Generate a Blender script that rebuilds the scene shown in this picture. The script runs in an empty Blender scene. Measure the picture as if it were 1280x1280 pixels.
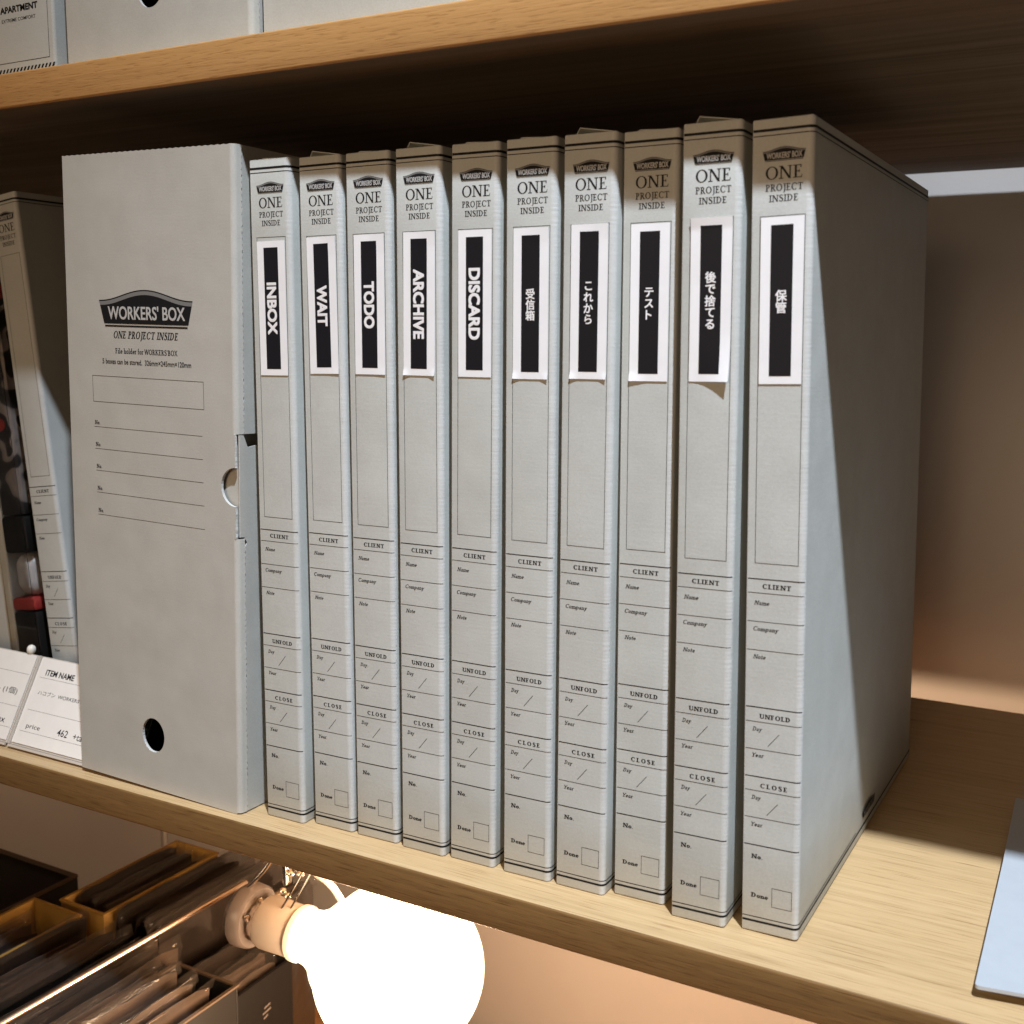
import bpy, bmesh, math, random
from mathutils import Vector, Matrix, noise
from mathutils.geometry import delaunay_2d_cdt, tessellate_polygon
PI = math.pi
random.seed(7)
scene = bpy.context.scene
C = scene.collection

# ------------------------------------------------------------------ camera, world, lamps, exposure
RT = Vector((0.87284658, 0.48793860, 0.00740122))
UP = Vector((-0.07916377, 0.12661346, 0.98878822))
FW = Vector((-0.48153083, 0.86364632, -0.14914120))
CAM = Vector((0.50238, -0.41407, 0.235859))
cd = bpy.data.cameras.new('camera')
cd.sensor_width = 36; cd.lens = 40.1825; cd.clip_start = 0.02; cd.clip_end = 50
cd.dof.use_dof = True; cd.dof.focus_distance = 0.55; cd.dof.aperture_fstop = 17
cam = bpy.data.objects.new('camera', cd); C.objects.link(cam)
cam.matrix_world = Matrix(((RT.x, UP.x, -FW.x, CAM.x), (RT.y, UP.y, -FW.y, CAM.y), (RT.z, UP.z, -FW.z, CAM.z), (0, 0, 0, 1)))
scene.camera = cam

world = bpy.data.worlds.new('World'); scene.world = world; world.use_nodes = True
bg = world.node_tree.nodes['Background']
bg.inputs[0].default_value = (1.0, 0.86, 0.72, 1); bg.inputs[1].default_value = 0.032

def spot(name, loc, target, power, color, radius=0.033, size=75, blend=.6):
    l = bpy.data.lights.new(name, 'SPOT'); l.energy = power; l.color = color
    l.shadow_soft_size = radius; l.spot_size = math.radians(size); l.spot_blend = blend
    o = bpy.data.objects.new(name, l); C.objects.link(o); o.location = loc
    o.rotation_euler = (Vector(target) - Vector(loc)).to_track_quat('-Z', 'Y').to_euler()
    return o
# the shop's ceiling track: a cool spot right of the boxes, a warm one further left
spot('ceiling_spot', (0.98, -0.744, 2.15), (0.47, 0.09, 0.15), 372, (0.86, 0.97, 1.11), size=36, blend=1.0)
spot('ceiling_spot', (-0.42, -0.744, 2.15), (-.14, 0.0, 0.2), 22, (1.0, 0.70, 0.40), size=24, blend=1.0)
spot('front_fill', (0.25, -2.25, 0.62), (0.26, 0.0, 0.15), 108, (1.0, 0.68, 0.42), radius=.65, size=38, blend=1.0)  # added soft fill from the front, standing in for the room light

# added fill lamp, out of view to the left, brightens the lower-left wall
pl = bpy.data.lights.new('left_wall_fill', 'POINT'); pl.energy = 1.1; pl.color = (1.0, .68, .42); pl.shadow_soft_size = .0475
po = bpy.data.objects.new('left_wall_fill', pl); C.objects.link(po); po.location = (-.80, .066, -.107)
scene.view_settings.view_transform = 'Standard'; scene.view_settings.look = 'None'
scene.view_settings.exposure = 0; scene.view_settings.gamma = 1
scene.cycles.use_denoising = True
scene.cycles.sample_clamp_indirect = 4.0
scene.cycles.max_bounces = 8

# ------------------------------------------------------------------ materials
def new_mat(name):
    m = bpy.data.materials.new(name); m.use_nodes = True
    nt = m.node_tree; return m, nt, nt.nodes['Principled BSDF']
def node(nt, t, **kw):
    n = nt.nodes.new(t)
    for k, v in kw.items(): setattr(n, k, v)
    return n
def coords(nt, scale=(1, 1, 1), kind='Object'):
    tc = node(nt, 'ShaderNodeTexCoord'); mp = node(nt, 'ShaderNodeMapping')
    mp.inputs['Scale'].default_value = scale
    nt.links.new(tc.outputs[kind], mp.inputs[0]); return mp.outputs[0]
def noisen(nt, vec, scale, detail=4, rough=.55, dist=0):
    n = node(nt, 'ShaderNodeTexNoise'); n.inputs['Scale'].default_value = scale
    n.inputs['Detail'].default_value = detail; n.inputs['Roughness'].default_value = rough
    n.inputs['Distortion'].default_value = dist
    nt.links.new(vec, n.inputs['Vector']); return n.outputs['Fac']
def ramp(nt, fac, stops):
    r = node(nt, 'ShaderNodeValToRGB'); e = r.color_ramp.elements
    while len(e) < len(stops): e.new(.5)
    for el, (p, c) in zip(e, stops): el.position = p; el.color = (*c, 1) if len(c) == 3 else c
    nt.links.new(fac, r.inputs[0]); return r.outputs[0]
def mix(nt, fac, a, b, mode='MIX'):
    m = node(nt, 'ShaderNodeMix', data_type='RGBA', blend_type=mode)
    for sock, v in ((m.inputs[0], fac), (m.inputs[6], a), (m.inputs[7], b)):
        if isinstance(v, (int, float)): sock.default_value = v
        elif isinstance(v, tuple): sock.default_value = (*v, 1)
        else: nt.links.new(v, sock)
    return m.outputs[2]
def bump(nt, bs, h, strength, dist=0.001, prev=None):
    b = node(nt, 'ShaderNodeBump'); b.inputs['Strength'].default_value = strength
    b.inputs['Distance'].default_value = dist; nt.links.new(h, b.inputs['Height'])
    if prev: nt.links.new(prev, b.inputs['Normal'])
    nt.links.new(b.outputs[0], bs.inputs['Normal']); return b.outputs[0]
def plain(name, col, rough=.5, metal=0, spec=.5, **kw):
    m, nt, bs = new_mat(name)
    bs.inputs['Base Color'].default_value = (*col, 1); bs.inputs['Roughness'].default_value = rough
    bs.inputs['Metallic'].default_value = metal; bs.inputs['Specular IOR Level'].default_value = spec
    for k, v in kw.items(): bs.inputs[k].default_value = v
    return m

def cardboard(name, col, flute=0.06, mottled=.035):
    m, nt, bs = new_mat(name)
    v0 = coords(nt)
    oi = node(nt, 'ShaderNodeObjectInfo'); ad = node(nt, 'ShaderNodeVectorMath', operation='MULTIPLY_ADD')
    ad.inputs[1].default_value = (1, 1, 1); nt.links.new(v0, ad.inputs[0]); nt.links.new(oi.outputs['Random'], ad.inputs[2])
    v = ad.outputs[0]
    n1 = noisen(nt, v, 45, 5, .6); n2 = noisen(nt, v, 1400, 3, .6)
    lo = tuple(c * (1 - mottled * 1.6) for c in col); hi = tuple(min(1, c * (1 + mottled)) for c in col)
    c1 = ramp(nt, n1, [(.3, lo), (.7, hi)])
    c2 = ramp(nt, n2, [(.3, (.9, .9, .9)), (.7, (1, 1, 1))])
    c3 = ramp(nt, oi.outputs['Random'], [(0, (.95, .95, .94)), (1, (1, 1, 1))])
    sm = ramp(nt, noisen(nt, v, 9, 4, .65), [(.30, (.965, .96, .95)), (.42, (1, 1, 1))])
    nt.links.new(mix(nt, 1.0, mix(nt, 1.0, mix(nt, 1.0, c1, c2, 'MULTIPLY'), c3, 'MULTIPLY'), sm, 'MULTIPLY'), bs.inputs['Base Color'])
    bs.inputs['Roughness'].default_value = .62; bs.inputs['Specular IOR Level'].default_value = .32
    b1 = bump(nt, bs, noisen(nt, v, 900, 4, .6), .13, .0004)
    vf = coords(nt, (60, 60, 900))
    b2 = bump(nt, bs, noisen(nt, vf, 1.0, 2, .5), flute, .0005, b1)
    bump(nt, bs, noisen(nt, v, 28, 2, .5), .25, .0022, b2)
    return m
M_BOARD = cardboard('grey_cardboard', (.565, .58, .55))
M_BOARD_W = cardboard('holder_cardboard', (.53, .52, .475), .04)
M_EDGE = cardboard('cut_board_edge', (.66, .65, .62), .5)
M_CREASE = cardboard('creased_grey_cardboard', (.60, .61, .59), .24)
M_INSIDE = cardboard('raw_board_inside', (.36, .33, .28), .3)
M_INK = plain('black_ink', (.012, .012, .013), .6, spec=.15)
M_INK_SOFT = plain('grey_ink', (.035, .034, .034), .6, spec=.15)
M_BAND = plain('logo_grey_ink', (.20, .20, .195), .6, spec=.2)
M_REV = plain('unprinted_board', (.50, .50, .485), .62, spec=.3)

def paper(name, col, rough=.5):
    m, nt, bs = new_mat(name); v = coords(nt)
    c1 = ramp(nt, noisen(nt, v, 120, 4), [(.3, tuple(c * .95 for c in col)), (.7, col)])
    nt.links.new(c1, bs.inputs['Base Color']); bs.inputs['Roughness'].default_value = rough
    bump(nt, bs, noisen(nt, v, 1200, 3), .08, .0003); return m
M_PAPER = paper('white_label_paper', (.90, .905, .92))
M_LBLACK = plain('label_black_print', (.010, .010, .013), .5, spec=.18)
M_LWHITE = plain('label_white_letters', (.87, .87, .88), .5)
M_CARD = paper('price_card_paper', (.84, .80, .74))
M_SHEET = paper('pale_blue_board', (.455, .485, .515), .38)

def wood(name, dark, mid, light, flecks=.5, rough=.36, sc=(2.6, 130, 150), fsc=(38, 1500, 1700), wsc=(1.1, 26, 26), streak=.9):
    m, nt, bs = new_mat(name)
    v = coords(nt, sc, 'Object')
    n = noisen(nt, v, 1.0, 6, .6, .8)
    c = ramp(nt, n, [(.25, dark), (.5, mid), (.75, light)])
    vw = coords(nt, wsc, 'Object')
    w = noisen(nt, vw, 1.0, 3, .5, 1.6)
    cw = ramp(nt, w, [(.36, (.72, .68, .60)), (.46, (1, 1, 1)), (.7, (1.0, .97, .93))])
    c = mix(nt, streak, c, cw, 'MULTIPLY')
    vf = coords(nt, fsc, 'Object')
    f = noisen(nt, vf, 1.0, 2, .5)
    cf = ramp(nt, f, [(.33, (.52, .42, .32)), (.43, (1, 1, 1)), (.66, (1, 1, 1)), (.78, (1.35, 1.32, 1.25))])
    c = mix(nt, flecks, c, cf, 'MULTIPLY')
    nt.links.new(c, bs.inputs['Base Color'])
    rr = ramp(nt, n, [(.3, (rough + .12,) * 3), (.7, (rough - .06,) * 3)])
    nt.links.new(rr, bs.inputs['Roughness']); bs.inputs['Specular IOR Level'].default_value = .45
    b = bump(nt, bs, n, .10, .0005); bump(nt, bs, f, .22, .0004, b)
    return m
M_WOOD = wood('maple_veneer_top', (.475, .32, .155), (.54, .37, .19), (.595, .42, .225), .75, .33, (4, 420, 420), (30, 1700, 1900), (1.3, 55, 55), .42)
M_WOODE = wood('dimmed_edge_wood', (.165, .09, .031), (.205, .113, .039), (.245, .138, .05), .9, .42, (9, 500, 560), (60, 1500, 2300), (1.4, 60, 60), .35)  # darker copy of the upper edge wood: its weaker light is in the colour
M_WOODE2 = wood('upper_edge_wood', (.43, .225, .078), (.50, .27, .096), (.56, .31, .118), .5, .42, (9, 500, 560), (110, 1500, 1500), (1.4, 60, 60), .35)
M_UNDER = wood('shelf_underside', (.14, .095, .055), (.18, .125, .075), (.21, .15, .09), .3, .6)  # darker than the top wood: the underside's shade is put into the colour

def wallm():
    m, nt, bs = new_mat('painted_wall'); v = coords(nt)
    c = ramp(nt, noisen(nt, v, 6, 5), [(.3, (.53, .505, .48)), (.7, (.58, .555, .53))])
    nt.links.new(c, bs.inputs['Base Color']); bs.inputs['Roughness'].default_value = .75
    bump(nt, bs, noisen(nt, v, 420, 4), .12, .0008); return m
M_WALL = wallm()
M_FLOORW = wood('low_shelf_wood', (.34, .15, .05), (.44, .21, .08), (.50, .26, .11), .5)
M_BULB, nt, bs = new_mat('glowing_glass')
nt.nodes.remove(bs); em = node(nt, 'ShaderNodeEmission'); em.inputs[0].default_value = (1.0, .80, .52, 1); em.inputs[1].default_value = 3.2
nt.links.new(em.outputs[0], nt.nodes['Material Output'].inputs[0])
M_PORC = plain('white_porcelain', (.46, .40, .34), .45)
M_RING = plain('bright_plastic_ring', (.85, .80, .70), .35)
M_CHROME = plain('polished_metal', (.72, .66, .60), .16, 1)
M_STEEL = plain('brushed_rod', (.62, .52, .44), .28, 1)
M_CLEAR = plain('clear_acrylic', (.93, .93, .92), .05, **{'Transmission Weight': 1.0, 'IOR': 1.3})
M_MILKY = plain('milky_acrylic', (.56, .50, .43), .18)
M_FROST = plain('smoky_plastic_cup', (.12, .10, .09), .3)
M_COPPER = plain('brown_fibre_disc', (.20, .07, .035), .4)
M_CABLE = plain('white_cable', (.72, .66, .58), .4)
M_BLACKBOX = plain('black_card', (.006, .005, .0045), .6, spec=.25)
M_YELLOW = plain('yellow_card_rim', (.30, .165, .026), .6)
M_TAN = plain('tan_card_rim', (.07, .045, .027), .6)
M_RED = plain('red_print', (.30, .025, .02), .5)
M_WHITEP = plain('white_print', (.36, .34, .33), .4)
M_PALE = plain('pale_carton', (.62, .56, .48), .6)
def sleeve(name, col):
    m, nt, bs = new_mat(name); v = coords(nt)
    c = ramp(nt, noisen(nt, v, 35, 4), [(.3, tuple(x * .6 for x in col)), (.7, col)])
    nt.links.new(c, bs.inputs['Base Color']); bs.inputs['Roughness'].default_value = .28
    bs.inputs['Coat Weight'].default_value = .8; bs.inputs['Coat Roughness'].default_value = .08
    bump(nt, bs, noisen(nt, v, 45, 2, .5, .5), .35, .004); return m
def blotch():
    m, nt, bs = new_mat('package_print'); v = coords(nt)
    c = ramp(nt, noisen(nt, v, 48, 1, .4, .3), [(.40, (.012, .010, .010)), (.47, (.03, .027, .027)), (.49, (.20, .17, .155)), (.56, (.27, .23, .21)), (.58, (.025, .02, .02)), (.66, (.02, .016, .016)), (.68, (.34, .03, .02))])
    nt.links.new(c, bs.inputs['Base Color']); bs.inputs['Roughness'].default_value = .3; bs.inputs['Coat Weight'].default_value = .6
    return m
M_BLOTCH = blotch()
M_FILM = plain('clear_film', (.10, .08, .065), .10, **{'Alpha': .09, 'Coat Weight': 1.0})
M_SL = [sleeve('dark_glossy_sleeve', (.026, .019, .015)), sleeve('brown_glossy_sleeve', (.075, .052, .039)), sleeve('pale_glossy_sleeve', (.10, .07, .052)), sleeve('black_glossy_sleeve', (.008, .007, .006))]

# ------------------------------------------------------------------ object helpers
def link_mesh(name, verts, faces, mat, parent=None, mats=None, idx=None, smooth=False, loc=None):
    me = bpy.data.meshes.new(name); me.from_pydata([tuple(v) for v in verts], [], faces)
    for m in (mats or [mat]): me.materials.append(m)
    if idx: me.polygons.foreach_set('material_index', idx)
    if smooth:
        me.polygons.foreach_set('use_smooth', [True] * len(me.polygons))
        me.set_sharp_from_angle(angle=math.radians(38))
    me.update()
    o = bpy.data.objects.new(name, me); C.objects.link(o)
    if parent: o.parent = parent
    if loc: o.location = loc
    return o
def from_bm(name, bm, mat, parent=None, smooth=False, loc=None):
    bmesh.ops.recalc_face_normals(bm, faces=bm.faces)
    me = bpy.data.meshes.new(name); bm.to_mesh(me); bm.free()
    for m in (mat if isinstance(mat, (list, tuple)) else [mat]): me.materials.append(m)
    if smooth:
        me.polygons.foreach_set('use_smooth', [True] * len(me.polygons)); me.set_sharp_from_angle(angle=math.radians(38))
    o = bpy.data.objects.new(name, me); C.objects.link(o)
    if parent: o.parent = parent
    if loc: o.location = loc
    return o
def thing(name, label, cat, loc=(0, 0, 0), group=None):
    o = bpy.data.objects.new(name, None); C.objects.link(o); o.location = loc; o.empty_display_size = .02
    return tag(o, label, cat, group)
def tag(o, label, cat, group=None):
    o['label'] = label; o['category'] = cat
    if group: o['group'] = group
    return o
def struct(o): o['kind'] = 'structure'; return o
def box_bm(bm, x0, x1, y0, y1, z0, z1, bev=0, seg=2, mi=0, rot=None):
    r = bmesh.ops.create_cube(bm, size=1)
    vs = r['verts']
    for v in vs: v.co = Vector((x0 + (v.co.x + .5) * (x1 - x0), y0 + (v.co.y + .5) * (y1 - y0), z0 + (v.co.z + .5) * (z1 - z0)))
    if rot: bmesh.ops.transform(bm, matrix=rot, verts=vs)
    fs = list({f for v in vs for f in v.link_faces})
    for f in fs: f.material_index = mi
    if bev:
        es = list({e for v in vs for e in v.link_edges})
        bmesh.ops.bevel(bm, geom=es, offset=bev, segments=seg, profile=.5, affect='EDGES')
def bx(name, dims, mat, parent=None, bev=0, smooth=True, loc=None, seg=2):
    bm = bmesh.new(); box_bm(bm, *dims, bev=bev, seg=seg)
    return from_bm(name, bm, mat, parent, smooth and bev > 0, loc)
def lathe(name, profile, c, axis, mat, parent=None, n=40, a0=0, a1=2 * PI, thick=None):
    ax = Vector(axis).normalized(); u = ax.orthogonal().normalized(); w = ax.cross(u)
    full = abs(a1 - a0 - 2 * PI) < 1e-6; m = n if full else n + 1
    vs = []; fs = []
    for (t, r) in profile:
        for k in range(m):
            a = a0 + (a1 - a0) * k / n
            vs.append(Vector(c) + ax * t + (u * math.cos(a) + w * math.sin(a)) * max(r, 1e-5))
    for i in range(len(profile) - 1):
        for k in range(n):
            k2 = (k + 1) % m if full else k + 1
            fs.append((i * m + k, i * m + k2, (i + 1) * m + k2, (i + 1) * m + k))
    return link_mesh(name, vs, fs, mat, parent, smooth=True)
def tube(name, pts, r, mat, parent=None, n=10):
    pts = [Vector(p) for p in pts]; vs = []; fs = []
    up = Vector((0.31, 0.2, .93))
    for i, p in enumerate(pts):
        d = (pts[min(i + 1, len(pts) - 1)] - pts[max(i - 1, 0)]).normalized()
        u = d.cross(up).normalized(); w = d.cross(u)
        for k in range(n):
            a = 2 * PI * k / n; vs.append(p + (u * math.cos(a) + w * math.sin(a)) * r)
    for i in range(len(pts) - 1):
        for k in range(n): fs.append((i * n + k, i * n + (k + 1) % n, (i + 1) * n + (k + 1) % n, (i + 1) * n + k))
    fs.append(tuple(range(n))[::-1]); fs.append(tuple((len(pts) - 1) * n + k for k in range(n)))
    return link_mesh(name, vs, fs, mat, parent, smooth=True)

# ------------------------------------------------------------------ lettering engine
def rect(x0, y0, x1, y1): return [(x0, y0), (x1, y0), (x1, y1), (x0, y1)]
def ring(cx, cy, rx, ry, ws, ts, a0=0, a1=360, n=28):
    out = []
    for k in range(n):
        a = math.radians(a0 + (a1 - a0) * k / n); b = math.radians(a0 + (a1 - a0) * (k + 1) / n)
        P = lambda t, s: (cx + math.cos(t) * (rx - s * ws), cy + math.sin(t) * (ry - s * ts))
        out.append([P(a, 0), P(b, 0), P(b, 1), P(a, 1)])
    return out
def path(pts):
    out = []; L = []
    for i, (x, y, w) in enumerate(pts):
        x0, y0, _ = pts[max(i - 1, 0)]; x1, y1, _ = pts[min(i + 1, len(pts) - 1)]
        dx, dy = x1 - x0, y1 - y0; l = math.hypot(dx, dy) or 1; nx, ny = -dy / l, dx / l
        L.append(((x + nx * w / 2, y + ny * w / 2), (x - nx * w / 2, y - ny * w / 2)))
    for a, b in zip(L, L[1:]): out.append([a[1], b[1], b[0], a[0]])
    return out
def serif_glyph(ch, s, t):
    f = t * 1.0      # serif thickness
    e = .11          # serif overhang
    def stem(x, y0=0, y1=1, w=s, bot=1, top=1, tl=1, tr=1, bl=1, br=1):
        o = [rect(x - w / 2, y0, x + w / 2, y1)]
        if bot: o.append(rect(x - w / 2 - e * bl, y0, x + w / 2 + e * br, y0 + f))
        if top: o.append(rect(x - w / 2 - e * tl, y1 - f, x + w / 2 + e * tr, y1))
        return o
    def diag(x0, y0, x1, y1, w): return [[(x0 - w / 2, y0), (x0 + w / 2, y0), (x1 + w / 2, y1), (x1 - w / 2, y1)]]
    X = .47 * 1.36   # x height
    P = []; adv = .8
    if ch == 'O': P = ring(.45, .5, .42, .515, s * 1.05, t); adv = .90
    elif ch == 'C': P = ring(.47, .5, .43, .515, s * 1.05, t, 42, 318) + [rect(.745, .70, .80, .95)]; adv = .86
    elif ch == 'N': P = stem(.15, w=t * 1.3, top=0) + stem(.74, w=t * 1.3, bot=0) + diag(.74, 0, .17, 1, s * 1.15) + [rect(.0, 1 - f, .25, 1)]; adv = .90
    elif ch == 'I': P = stem(.2); adv = .40
    elif ch in 'EFL':
        P = stem(.2)
        if ch in 'EL': P += [rect(.2, 0, .60, f), [(.60 - t, 0), (.60, 0), (.635, .24), (.60, .24)]]
        if ch in 'EF': P += [rect(.2, 1 - f, .57, 1), rect(.57 - t, .77, .57, 1), rect(.2, .5 - f / 2, .46, .5 + f / 2), rect(.46 - t, .39, .46, .61)]
        adv = .68 if ch != 'L' else .66
    elif ch == 'T': P = stem(.38, top=0) + [rect(.03, 1 - f, .73, 1), rect(.03, .75, .03 + t, 1), rect(.73 - t, .75, .73, 1)]; adv = .76
    elif ch == 'D': P = stem(.2) + ring(.30, .5, .48, .5, s * 1.05, t, -90, 90) + [rect(.2, 0, .31, f), rect(.2, 1 - f, .31, 1)]; adv = .86
    elif ch in 'PRB':
        cy = .5 + .25 - f / 4
        P = stem(.2) + ring(.32, cy, .30, .5 - (cy - .5) + 0, s, t, -90, 90)
        P = stem(.2) + ring(.32, .735, .29, .265, s, t, -90, 90) + [rect(.2, 1 - f, .33, 1), rect(.2, .47, .33, .47 + f)]
        if ch == 'R': P += diag(.66, 0, .38, .5, s * 1.1) + [rect(.56, 0, .80, f)]
        if ch == 'B': P += ring(.33, .25, .33, .25, s, t, -90, 90) + [rect(.2, 0, .34, f)]
        adv = {'P': .66, 'R': .78, 'B': .74}[ch]
    elif ch == 'J': P = stem(.28, y0=0, bot=0) + path([(.28, .02, s), (.265, -.12, s * .9), (.20, -.23, s * .6), (.08, -.26, s * .5)]); adv = .42
    elif ch == 'U': P = [rect(.2 - s / 2, .33, .2 + s / 2, 1), rect(.2 - s / 2 - e, 1 - f, .2 + s / 2 + e, 1), rect(.68 - t / 2, .33, .68 + t / 2, 1), rect(.68 - e, 1 - f, .68 + e, 1)] + ring(.45, .34, .25 + s / 2, .355, s * .8, t * 1.3, 180, 360); adv = .86
    elif ch == 'S':
        P = path([(.52, .80, t), (.46, .93, t * 1.1), (.33, .975, t * 1.2), (.18, .93, s * .7), (.12, .80, s), (.17, .66, s * 1.1), (.33, .54, s * 1.2), (.48, .42, s * 1.15), (.54, .26, s), (.48, .09, s * .8), (.32, .025, t * 1.2), (.16, .07, t * 1.1), (.09, .22, t)]) + [rect(.49, .74, .53, .98), rect(.07, .02, .11, .28)]; adv = .63
    elif ch == 'W': P = diag(.30, 0, .06, 1, s) + diag(.30, 0, .52, 1, t * 1.3) + diag(.76, 0, .52, 1, s) + diag(.76, 0, 1.0, 1, t * 1.3) + [rect(-.04, 1 - f, .2, 1), rect(.42, 1 - f, .64, 1), rect(.88, 1 - f, 1.1, 1)]; adv = 1.08
    elif ch == 'K': P = stem(.2) + diag(.25, .42, .66, 1, t * 1.2) + diag(.72, 0, .36, .56, s) + [rect(.56, 1 - f, .80, 1), rect(.58, 0, .86, f)]; adv = .84
    elif ch == 'X': P = diag(.68, 0, .14, 1, s) + diag(.12, 0, .66, 1, t * 1.2) + [rect(0, 0, .25, f), rect(.56, 0, .82, f), rect(.02, 1 - f, .28, 1), rect(.54, 1 - f, .78, 1)]; adv = .80
    elif ch == 'Y': P = [rect(.38 - s / 2, 0, .38 + s / 2, .48), rect(.38 - s / 2 - e, 0, .38 + s / 2 + e, f)] + diag(.38, .44, .10, 1, s) + diag(.38, .44, .66, 1, t * 1.3) + [rect(-.02, 1 - f, .24, 1), rect(.54, 1 - f, .78, 1)]; adv = .74
    elif ch in 'nmhrpbdl il':
        e2 = e * .8
        def st(x, y0, y1, foot=True, flag=True):
            o = [rect(x - s / 2, y0, x + s / 2, y1)]
            if foot: o.append(rect(x - s / 2 - e2, y0, x + s / 2 + e2, y0 + f))
            if flag: o.append(rect(x - s / 2 - e2, y1 - f, x, y1))
            return o
        def hump(x): return ring(x + .17, X - .27, .17 + s / 2, .27, s, t * 1.3, 0, 180) + [rect(x + .34 - s / 2, 0, x + .34 + s / 2, X - .25), rect(x + .34 - s / 2 - e2 * .8, 0, x + .34 + s / 2 + e2, f)]
        if ch == 'n': P = st(.17, 0, X) + hump(.17); adv = .66
        if ch == 'm': P = st(.17, 0, X) + hump(.17) + hump(.51); adv = 1.0
        if ch == 'h': P = st(.17, 0, 1.05) + hump(.17); adv = .66
        if ch == 'r': P = st(.17, 0, X) + path([(.17, X - .22, t), (.28, X - .06, t * 1.3), (.38, X - .03, s * .8), (.43, X - .10, s)]); adv = .46
        if ch == 'i': P = st(.17, 0, X) + ring(.17, .92, .075, .075, .07, .07, 0, 360, 10); adv = .34
        if ch == 'l': P = st(.17, 0, 1.05); adv = .34
        if ch == 'p': P = st(.17, -.3, X) + ring(.34, X / 2, .22 + s / 2, X / 2, s, t * 1.2); adv = .68
        if ch == 'b': P = st(.17, 0, 1.05, foot=False) + ring(.34, X / 2, .22 + s / 2, X / 2, s, t * 1.2); adv = .68
        if ch == 'd': P = [rect(.50 - s / 2, 0, .50 + s / 2, 1.05), rect(.50 - s / 2 - e2, 1.05 - f, .5, 1.05), rect(.5, 0, .5 + s / 2 + e2, f)] + ring(.31, X / 2, .22 + s / 2, X / 2, s, t * 1.2); adv = .68
        if ch == ' ': P = []; adv = .32
    elif ch == 'o': P = ring(.32, X / 2, .28, X / 2 + .01, s, t * 1.1); adv = .63
    elif ch == 'e': P = ring(.31, X / 2, .27, X / 2 + .01, s, t * 1.1, 20, 318) + [rect(.08, X / 2 - t / 2, .54, X / 2 + t / 2 + .01), [(.46, X / 2), (.58, X / 2), (.56, X / 2 + .13), (.47, X / 2 + .12)]]; adv = .58
    elif ch == 'c': P = ring(.31, X / 2, .27, X / 2 + .01, s, t * 1.1, 45, 315) + [rect(.46, X - .2, .53, X - .04)]; adv = .55
    elif ch == 'a': P = [rect(.42 - s / 2, .06, .42 + s / 2, X - .16), rect(.42, 0, .56, f)] + ring(.26, X - .20, .16 + s / 2, .20, s, t * 1.3, 0, 150) + ring(.26, .18, .21, .185, s * .9, t, 90, 400); adv = .60
    elif ch == 'y': P = diag(.30, 0, .12, X, s) + [[(.12, -.3), (.12 + t * 1.5, -.3), (.54, X), (.54 - t * 1.3, X)]] + [rect(0, X - f, .26, X), rect(.42, X - f, .64, X), rect(.05, -.32, .2, -.32 + f * 1.6)]; adv = .62
    elif ch == 't': P = [rect(.2 - s / 2, .08, .2 + s / 2, .86), rect(.04, X - f, .40, X)] + path([(.2, .12, s), (.25, .03, s * .8), (.40, .05, t)]); adv = .42
    elif ch == 's': P = path([(.38, X - .13, t), (.30, X - .03, t * 1.2), (.15, X - .05, s * .8), (.11, X - .17, s), (.24, X / 2, s), (.38, .18, s), (.34, .06, s * .8), (.2, .02, t * 1.2), (.08, .10, t)]); adv = .48
    elif ch == 'f': P = [rect(.17 - s / 2, 0, .17 + s / 2, .88), rect(.04, X - f, .40, X), rect(.05, 0, .33, f)] + path([(.17, .84, s), (.22, 1.0, s * .8), (.36, 1.03, s * .7)]); adv = .40
    elif ch == '.': P = ring(.12, .07, .08, .08, .075, .075, 0, 360, 10); adv = .26
    elif ch == "'": P = [[(.10, .68), (.14, .68), (.19, 1.02), (.06, 1.02)]]; adv = .26
    elif ch == ',': P = [[(.06, -.14), (.12, -.12), (.18, .12), (.06, .12)]]; adv = .28
    return P, adv
_gc = {}
def union(polys):
    vs = []; fs = []
    for p in polys:
        a = sum(p[i][0] * p[(i + 1) % len(p)][1] - p[(i + 1) % len(p)][0] * p[i][1] for i in range(len(p)))
        if abs(a) < 1e-7: continue
        if a < 0: p = p[::-1]
        fs.append(list(range(len(vs), len(vs) + len(p)))); vs += [Vector(q) for q in p]
    if not fs: return [], []
    r = delaunay_2d_cdt(vs, [], fs, 1, 1e-5, True)
    V = [(v.x, v.y) for v in r[0]]; F = [tuple(f) for f, o in zip(r[2], r[5]) if o]
    return V, F
def glyph(ch, s, t):
    k = (ch, s, t)
    if k not in _gc:
        P, adv = serif_glyph(ch, s, t); V, F = union(P); _gc[k] = (V, F, adv)
    return _gc[k]
def serif_text(txt, x0, x1, z, cap, s=.13, t=.05, track=.0, slant=0):
    """flat text of cap height CAP on baseline z, stretched between x0 and x1 -> verts (x, z), faces"""
    V = []; F = []; x = 0
    for ch in txt:
        gv, gf, adv = glyph(ch, s, t); b = len(V)
        V += [(vx + x + slant * vy, vy) for vx, vy in gv]; F += [tuple(i + b for i in f) for f in gf]
        x += adv + track
    lo = min(v[0] for v in V); hi = max(v[0] for v in V)
    k = (x1 - x0) / (hi - lo)
    return [(x0 + (vx - lo) * k, z + vy * cap) for vx, vy in V], F
_fc = {}
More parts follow.
